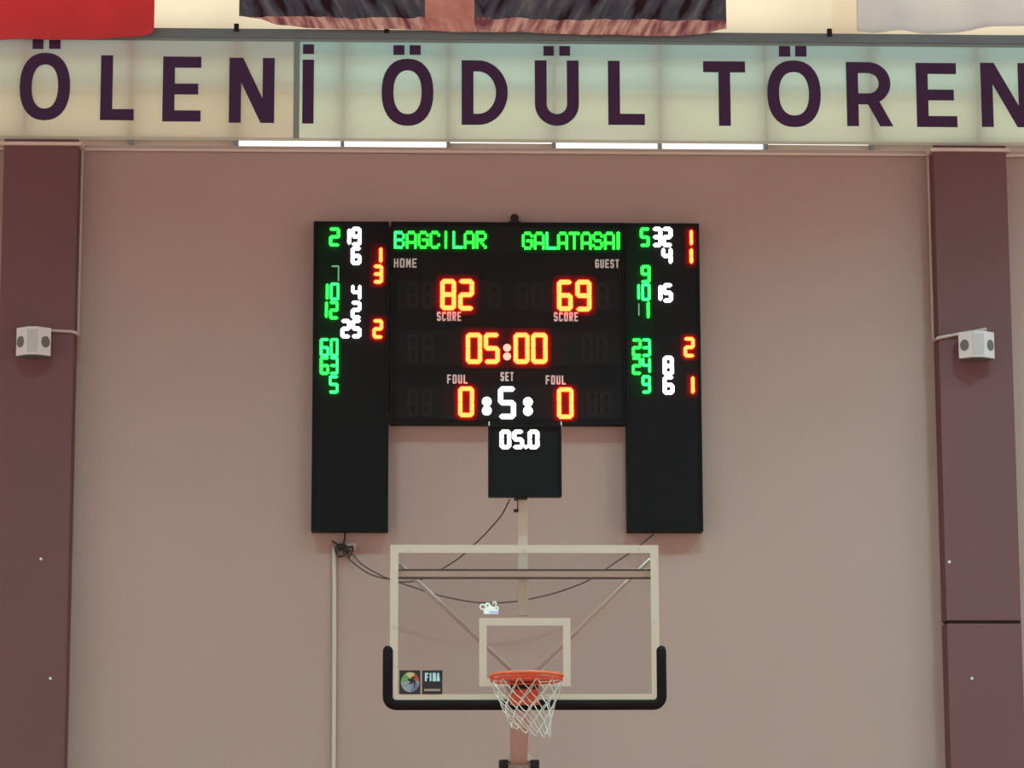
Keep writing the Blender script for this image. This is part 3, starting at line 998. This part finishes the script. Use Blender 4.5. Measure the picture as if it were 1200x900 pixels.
# sloping gusset plate from the ring to the board, spring housing and bracket
ya = BY - 0.006
yb = RC.y + RR * 0.72
hw = 0.095
xr = RC.x
MB().add([(xr - hw, ya, 3.035), (xr + hw, ya, 3.035), (xr + hw * 1.55, yb, 3.038), (xr - hw * 1.55, yb, 3.038),
          (xr - hw, ya, 3.052), (xr + hw, ya, 3.052), (xr + hw * 1.55, yb, 3.050), (xr - hw * 1.55, yb, 3.050)],
         [(0, 3, 2, 1), (4, 5, 6, 7), (0, 1, 5, 4), (1, 2, 6, 5), (2, 3, 7, 6), (3, 0, 4, 7)]).build('mounting_plate', 'orange2', rim)
MB().box(xr - hw, xr + hw, ya - 0.012, ya, 2.89, 3.09).build('back_plate', 'orange2', rim, bevel=0.004)
MB().box(xr - hw + .006, xr + hw - .006, ya - 0.10, ya - 0.012, 2.985, 3.034).build('spring_housing', 'dark', rim, bevel=0.006)
MB().box(xr - hw, xr + hw, ya - .085, ya - .012, 2.880, 2.984).build('bracket', 'orange2', rim, bevel=0.004)

# net: twelve loops, diamonds, the hem swept to the right -----------------
lev = [(0.0, .230), (.075, .214), (.135, .186), (.190, .163), (.240, .145), (.290, .132), (.335, .128)]
NN = 12


def node(l, k):
    d, r = lev[l]
    th = 2 * math.pi * (k + (.5 if l % 2 == 0 else 0)) / NN
    s_ = (l / 6.0) ** 1.5
    x = RC.x + r * math.cos(th) + 0.030 * s_
    y = RC.y + r * math.sin(th)
    z = rz_(y) - 0.030 - d * (1.0 + 0.10 * math.cos(th) * s_)
    return Vector((x + random.uniform(-.004, .004) * (l > 0), y, z + random.uniform(-.006, .006) * (l > 0)))


ND = [[node(l, k) for k in range(NN)] for l in range(7)]
g = MB()
for l in range(6):
    for k in range(NN):
        k2 = [(k, (k + 1) % NN), ((k - 1) % NN, k)][l % 2]
        for q in k2:
            a, b = ND[l][k], ND[l + 1][q]
            mid = (a + b) / 2 + Vector((0, 0, -0.006))
            g.tube([a, mid, b], 0.0036, 5, cap=False)
g.build('net', 'net', rim)

# steelwork behind the board ------------------------------------------------
by0 = BY + 0.055
zbar0, zbar1 = P(615, 676.5, by0).z, P(615, 668.5, by0).z
MB().box(X0 + .04, X1 - .04, by0, by0 + 0.045, zbar0, zbar1).build('cross_bar', 'steel', hoop, bevel=0.009)
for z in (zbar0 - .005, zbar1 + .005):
    MB().box(X0 + .04, X1 - .04, by0 + .004, by0 + 0.04, z - .004, z + .004).build('bar_gap_shade', 'cable2', hoop)  # dark strips stand in for the shadowed gaps along the bar
bm = BY + 0.75                # where the braces meet the boom head
for (pa, pb) in (((468, 661), (601, 787)), ((762, 656), (627, 787))):
    a = P(pa[0], pa[1], by0 + 0.03)
    b = P(pb[0], pb[1], bm)
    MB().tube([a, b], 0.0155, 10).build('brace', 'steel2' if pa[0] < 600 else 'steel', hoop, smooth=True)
# boom: box girder going back and down to the mast, from the board's mounting plate
MB().box(bcx - .13, bcx + .13, BY + 0.02, BY + 0.06, 2.86, 3.03).build('board_mount', 'steel2', hoop, bevel=0.005)
jy = BY + 1.9
jz = P(608, 892, jy).z
jx = P(608, 892, jy).x
hx0, hx1 = 0.068, 0.062
g = MB()
a0, a1 = BY + 0.06, jy
gx0, gx1 = P(609, 840, a0).x, jx
g.add([(gx0 - hx0, a0, 2.80), (gx0 + hx0, a0, 2.80), (gx0 + hx0, a0, 3.02), (gx0 - hx0, a0, 3.02),
       (gx1 - hx1, a1, jz - .03), (gx1 + hx1, a1, jz - .03), (gx1 + hx1, a1, jz + .16), (gx1 - hx1, a1, jz + .16)],
      [(0, 1, 2, 3), (7, 6, 5, 4), (0, 4, 5, 1), (1, 5, 6, 2), (2, 6, 7, 3), (3, 7, 4, 0)])
g.build('boom', 'boom', hoop, bevel=0.006)
# joint head with cheek plates and rubber blocks
for sgn in (-1, 1):
    xq = jx + sgn * 0.062
    MB().add([(xq, jy - .05, jz + .0), (xq + sgn * .055, jy - .05, jz + .0), (xq, jy - .05, jz + .07),
              (xq, jy + .1, jz + .0), (xq + sgn * .055, jy + .1, jz + .0), (xq, jy + .1, jz + .07)],
             [(0, 1, 2), (3, 5, 4), (0, 3, 4, 1), (1, 4, 5, 2), (2, 5, 3, 0)]).build('cheek_plate', 'steel', hoop)
    xa, xb = sorted((jx + sgn * 0.083, jx + sgn * 0.145))
    MB().box(xa, xb, jy - 0.10, jy + 0.06, jz - .055, jz + .008).build('hinge_block', 'dark', hoop, bevel=0.006)
    xa, xb = sorted((jx + sgn * 0.072, jx + sgn * 0.155))
    MB().box(xa, xb, jy - 0.12, jy + 0.08, jz - .13, jz - .057).build('hinge_block', 'dark', hoop, bevel=0.006)
MB().box(jx - .10, jx + .10, jy - .03, jy + .05, jz - .045, jz - .0).build('hinge_bar', 'steel2', hoop, bevel=0.005)
# mast and wheeled base (below the picture)
g = MB()
ym, yf = jy + 0.02, jy + 0.35
g.add([(jx - .07, ym - .05, jz - .05), (jx + .07, ym - .05, jz - .05), (jx + .07, ym + .08, jz - .05), (jx - .07, ym + .08, jz - .05),
       (jx - .10, yf - .30, .34), (jx + .10, yf - .30, .34), (jx + .10, yf + .05, .34), (jx - .10, yf + .05, .34)],
      [(0, 1, 2, 3), (7, 6, 5, 4), (0, 4, 5, 1), (1, 5, 6, 2), (2, 6, 7, 3), (3, 7, 4, 0)])
g.build('mast', 'steel', hoop, bevel=0.006)
MB().box(jx - .5, jx + .5, jy - .75, jy + .75, .08, .34).build('base', 'pad', hoop, bevel=0.03)
for (dx, dy) in ((-.42, -.65), (.42, -.65), (-.42, .65), (.42, .65)):
    MB().tube([(jx + dx - .02, jy + dy, .05), (jx + dx + .02, jy + dy, .05)], 0.05, 14).build('wheel', 'dark', hoop)

# stickers on the glass -------------------------------------------------
ky = BY - 0.003


def rect_px(x0, y0, x1, y1):
    a, b = P(x0, y1, ky), P(x1, y0, ky)
    return a.x, b.x, a.z, b.z


xa, xb, za, zb2 = rect_px(468, 785.5, 492.5, 813.5)
st = MB().box(xa, xb, ky - .001, ky + .002, za, zb2).build('sticker', 'blackprint', bbd)
cxs, czs, rs = (xa + xb) / 2 + .002, (za + zb2) / 2, 0.061
cols = ['sred', 'sred', 'syel', 'syel', 'sgrn', 'sgrn', 'sgry', 'sgry', 'sgry', 'spur', 'spur', 'sgry']
st['label'] = 'black sticker with a round many-coloured emblem'
# thing > part > sub-part is the limit: the emblem pieces hang on the board as parts of it
byc = {}
for k, c in enumerate(cols):
    a0_, a1_ = k * 30, k * 30 + 30
    r0 = 0.016 + 0.012 * ((k * 5) % 3) / 2
    sw = 22
    o_ = arc(cxs, czs, rs, rs * 1.08, a0_, a1_, 4)
    i_ = arc(cxs + 0.012, czs + 0.012, r0, r0, a0_ + sw, a1_ + sw, 4)
    byc.setdefault(c, MB()).ring_y(o_, i_, ky - .003, ky - .001, False)
for c, gg in byc.items():
    gg.build('emblem_wedge', c, bbd)
xa, xb, za, zb2 = rect_px(494.7, 785.5, 518.5, 813.5)
st2 = MB().box(xa, xb, ky - .001, ky + .002, za, zb2).build('sticker', 'blackprint', bbd)
st2['label'] = 'black sticker with pale blue lettering'
wx0, wx1, wz0, wz1 = rect_px(498, 788.5, 515.5, 798.5)
word('FIBA', wx0, wx1, wz0, wz1, ky - .003, ky - .001, 0.0115, 'sblu', bbd, 'lettering', 0.12)
lx_, lxx, lz0, lz1 = rect_px(497, 807.3, 516, 810)
MB().box(lx_, lxx, ky - .003, ky - .001, lz0, lz1).build('fine_print_line', 'sfnt', bbd)
# white sticker with curls and a pale blue band
g = MB()


def ringpx(x, y, r0, r1, a0=0, a1=360):
    c = P(x, y, ky)
    g.ring_y(arc(c.x, c.z, r0 / 175.6, r0 / 175.6, a0, a1, 16), arc(c.x, c.z, r1 / 175.6, r1 / 175.6, a0, a1, 16), ky - .003, ky, False)


ringpx(565.6, 711, 3.7, 2.2, 20, 320)
ringpx(571.5, 709.7, 3.6, 1.4)
ringpx(579.6, 707.2, 2.6, 1.1, -60, 190)
ringpx(581.5, 713, 3.0, 1.2)
ringpx(569.5, 716.3, 3.1, 0.9)
q = [P(a, b, ky) for a, b in ((567, 719.6), (584, 719.6), (584, 715.5), (578, 711), (574, 709), (567.5, 713.5))]
g.prism_y([(v.x, v.z) for v in q], ky - .002, ky)
g.build('curled_sticker', 'swht', bbd)
xa, xb, za, zb2 = rect_px(573.5, 716, 583.6, 719.4)
MB().box(xa, xb, ky - .004, ky - .002, za, zb2).build('sticker_band', 'slav', bbd)
for (x0, y0, x1, y1) in ((722, 801.5, 727, 803), (722, 806, 732, 807.2), (736, 802, 746, 803), (726, 810.5, 762, 811.6)):
    xa, xb, za, zb2 = rect_px(x0, y0, x1, y1)
    MB().box(xa, xb, ky - .001, ky + .001, za, zb2).build('fine_print_line', 'sfnt', bbd)

# ================================================================== SHOT CLOCK on its pole above the board
CY = BY + 0.02
ca, cb = P(572.5, 581.5, CY), P(658, 497.5, CY)
clock = thing('shot_clock', ((ca.x + cb.x) / 2, BY + 0.13, bt),
              'square black shot clock with white digits on a pole above the backboard', 'shot clock')
case = MB().box(ca.x, cb.x, CY + 0.01, CY + 0.10, ca.z, cb.z).build('case', 'black', clock, bevel=0.006)
f = 0.016
MB().ring_y([(ca.x, ca.z), (cb.x, ca.z), (cb.x, cb.z), (ca.x, cb.z)], [(ca.x + f, ca.z + f), (cb.x - f, ca.z + f), (cb.x - f, cb.z - f), (ca.x + f, cb.z - f)],
            CY, CY + 0.012).build('bezel', 'black', case)
for ch, x0, x1 in (('0', 585.5, 599), ('5', 600.5, 614), ('0', 618.5, 632)):
    digit(ch, x0, 503.5, x1, 526, 'white', 4.6, case, face=CY + 0.010, proud=0.009)
p = P(616.4, 523.6, CY)
MB().prism_y(arc(p.x, p.z, 0.013, 0.013, 0, 330, 11), CY + .001, CY + .010).build('decimal_dot', 'white', case)
for px in (573, 657.5):
    p = P(px, 499, CY + 0.03)
    MB().tube([p + Vector((0, 0, -.02)), p + Vector((0, -.03, .0)), p + Vector((0, -.03, .02)), p + Vector((0, 0.03, .03))], 0.0045, 6).build('wire_hook', 'conduit', clock)
pa, pb = P(606.8, 640, BY + .13), P(618.2, 640, BY + .13)
zlow = P(612, 722, BY + .13).z
MB().box(pa.x, pb.x, BY + .101, BY + .161, zlow, ca.z + .25).build('pole', 'steel', clock, bevel=0.006)
MB().box(pa.x - .025, pb.x + .0, BY + .03, BY + .16, ca.z - .014, ca.z + 0.0).build('clamp', 'dark', clock, bevel=0.004)
p = P(606.5, 585, BY + .08)
g = MB().tube([(p.x, p.y, ca.z), (p.x, p.y, p.z - .06), (p.x - .004, p.y, p.z - .075)], 0.004, 6)
g.box(p.x - .026, p.x + .006, p.y - .01, p.y + .01, p.z - .088, p.z - .068)
g.build('latch', 'dark', clock)
# bracket that ties the pole to the board's cross bar
MB().box(pa.x - .03, pb.x + .03, by0 + .046, BY + .101, zbar0 + .004, zbar1 - .004).build('pole_bracket', 'steel2', clock, bevel=0.003)

# ================================================================== CABLES AND CONDUITS
cw_ = WY - 0.02


def cable(name, pts, r, m, label, cat='cable', n=6, group=None):
    o = MB().tube(spline(pts, 8) if len(pts) > 2 else pts, r, n).build(name, m, None, smooth=True)
    return tag(o, label, cat, group)


def px3(lst):
    return [P(a, b, Y) for a, b, Y in lst]


cable('wall_conduit', [P(391.5, 642, cw_), P(391.7, 770, cw_), Vector((P(391.7, 880, cw_).x, cw_, 0.0))], 0.018, 'conduit',
      'white vertical conduit on the wall under the left scoreboard column', 'conduit', 10)
sag = WY - 0.25
sg2 = WY - 0.33
cable('hanging_cable', px3([(402, 645, cw_ - .03), (410, 656, sag + .1), (430, 671, sag), (447, 677, sag), (458, 679, sag), (478, 686, sag), (520, 699, sag), (560, 706, sag),
                            (590, 706, sag), (615, 703, sag), (650, 695, sag), (690, 680, sag), (720, 660, sag), (745, 643, sag + .1), (766, 626, cw_ - .03)]), 0.006, 'cable2',
      'dark cable sagging behind the backboard from one scoreboard column to the other')
cable('hanging_cable', px3([(411, 646, cw_ - .05), (416, 653, sg2 + .08), (425, 662, sg2), (440, 671, sg2), (455, 678, sg2), (470, 682, sg2), (490, 680, sg2 - .6),
                            (510, 671, BY + 1.5), (535, 656, BY + .9), (557, 637, BY + .5), (572, 622, BY + .3), (588, 603, BY + .2), (597.5, 585, BY + .13)]), 0.0055, 'cable2',
      'dark cable dropping leftwards from the shot clock to the cable knot')
# knot of plugs and leads under the left column
kn = thing('cable_knot', P(400, 641, WY), 'tangle of black plugs and leads under the left scoreboard column', 'cable')
lead = [[(404.5, 624), (404, 632), (401, 640), (398, 646)], [(389, 634), (394, 637), (399, 641), (405, 644)], [(395, 650), (393, 643), (398, 638), (408, 641), (414, 640)],
        [(396, 652), (404, 651), (409, 645), (402, 640)], [(408, 654), (412, 648), (414, 641)]]
for i, pts in enumerate(lead):
    MB().tube(spline(px3([(a, b, cw_ - .02 - .01 * i) for a, b in pts]), 6), 0.009, 6).build('lead', 'cable', kn, smooth=True)
for (x0, y0, x1, y1) in ((396, 638, 405, 644), (402, 643, 409, 650)):
    a, b = P(x0, y1, cw_ - .03), P(x1, y0, cw_ - .03)
    MB().box(a.x, b.x, cw_ - .06, cw_ + .0, a.z, b.z).build('plug', 'dark', kn, bevel=0.008)
a, b = P(405.5, 644.5, cw_), P(417.5, 636.5, cw_)
so = MB().box(a.x, b.x, WY - .03, WY, a.z, b.z).build('wall_socket', 'conduit', None, bevel=0.005)
tag(so, 'small white socket beside the black cable tangle on the wall', 'socket')

# conduits down the pilaster corners to the loudspeakers
e = 0.012
for k, (xc, sgn, ytop, ybot, lab) in enumerate(((plx1 + e, 1, 182, 389, 'left'), (prx0 - e, -1, 187, 395.5, 'right'))):
    zt_, zb_ = z_trim - 0.01, P(91 if k == 0 else 1096, ybot, pf - .015).z
    yfr = pf - 0.012
    if k == 0:
        pts = [(xc, WY - 0.05, zt_), (xc, WY - 0.05, zb_ + .02), (xc, WY - .06, zb_), (xc, yfr, zb_ - .005)]
        sp = P(52, 387, yfr)
        pts += [(xc - .03, yfr, zb_ + .004), (sp.x, yfr, sp.z)]
    else:
        pts = [(xc, WY - 0.05, zt_), (xc, WY - 0.05, zb_ + .02), (xc, WY - .06, zb_), (xc, yfr, zb_ - .005)]
        sp = P(1156, 385.5, yfr)
        pts += [(xc + .03, yfr, zb_ + .002), (sp.x, yfr, sp.z)]
    o = MB().tube(pts, 0.0125, 8).build('speaker_conduit', 'conduit2', None, smooth=False)
    tag(o, 'thin pale conduit down the %s pilaster corner to its loudspeaker' % lab, 'conduit')


# ================================================================== LOUDSPEAKERS on the pilasters
def speaker(x0p, x1p, ytp, ybp, label):
    a, b = P(x0p, ybp, pf - 0.1), P(x1p, ytp, pf - 0.1)
    cx, w, z0, z1 = (a.x + b.x) / 2, (b.x - a.x), a.z, b.z
    yb_ = pf
    root = thing('wall_loudspeaker', (cx, pf, z0), label, 'loudspeaker', 'white loudspeakers on the pilasters')
    h = w / 2
    s = w * 0.17
    d = 0.17
    prof = [(cx - h * .55, yb_), (cx - h, yb_ - .085), (cx - h * .99, yb_ - .10), (cx - s, yb_ - d), (cx - s * .5, yb_ - d - .006), (cx + s * .5, yb_ - d - .006), (cx + s, yb_ - d),
            (cx + h * .99, yb_ - .10), (cx + h, yb_ - .085), (cx + h * .55, yb_)]
    MB().prism_z(prof, z0, z1).build('cabinet', 'spk', root, bevel=0.004)
    for sgn in (-1, 1):
        A = Vector((cx + sgn * h * .99, yb_ - .10, 0))
        B = Vector((cx + sgn * s, yb_ - d, 0))
        mid = A.lerp(B, 0.42)
        mid.z = (z0 + z1) / 2 - .004
        u = (B - A).normalized()
        nrm = Vector((u.y, -u.x, 0))
        if nrm.y > 0:
            nrm = -nrm
        n = 20
        r1, r2 = 0.038, 0.046
        vs = [mid + u * r1 * math.cos(2 * math.pi * k / n) + Vector((0, 0, r2 * math.sin(2 * math.pi * k / n))) + nrm * off for off in (0.004, -0.004) for k in range(n)]
        vs.append(mid + nrm * 0.010)
        fs = [(k, (k + 1) % n, 2 * n) for k in range(n)] + [(k, n + k, n + (k + 1) % n, (k + 1) % n) for k in range(n)]
        MB().add(vs, fs).build('grille', 'grille', root)
    # front strip, and a dark sheet standing in for the shaded underside
    MB().box(cx - s * .9, cx + s * .9, yb_ - d - .010, yb_ - d - .004, z0 + .02, z1 - .02).build('front_strip', 'spk2', root, bevel=0.002)
    MB().prism_z([(cx + (x_ - cx) * .97, yb_ + (y_ - yb_) * .97) for x_, y_ in prof], z0 - .006, z0 + .001).build('underside_shade', 'grille', root)


speaker(18.5, 60, 384.5, 417, 'white two-faced loudspeaker on the left maroon pilaster')
speaker(1124, 1165, 389.5, 420, 'white two-faced loudspeaker on the right maroon pilaster')

# ================================================================== CEILING LAMPS of the hall (above the picture)
COLS = {-8.0: 'leftmost', -2.6: 'second from the left', 2.4: 'middle', 5.8: 'second from the right', 9.0: 'rightmost'}
for yrow in (10.5, 17.2):
    for xx, col in COLS.items():
        yy = yrow + (1.1 if xx > 5 and yrow > 15 else 0)
        row = 'near the end wall' if yy > 15 else 'over mid court'
        root = thing('ceiling_lamp', (xx, yy, CEIL), 'deep high-bay ceiling lamp, %s of the row %s' % (col, row), 'lamp', 'high-bay ceiling lamps')
        MB().tube([(xx, yy, CEIL), (xx, yy, CEIL - .30)], 0.02, 8).build('stem', 'dark', root)
        g = MB().tube([(xx, yy, CEIL - .30), (xx, yy, CEIL - .38), (xx, yy, CEIL - .48), (xx, yy, CEIL - 1.0)], [0.10, 0.20, 0.46, 0.50], 24, cap=False)
        g.tube([(xx, yy, CEIL - .47), (xx, yy, CEIL - 1.0)], [0.45, 0.495], 24, cap=False)
        g.build('shade', 'dark', root, smooth=True)
        MB().tube([(xx, yy, CEIL - .49), (xx, yy, CEIL - .52)], 0.40, 24).build('diffuser', 'lamp', root)
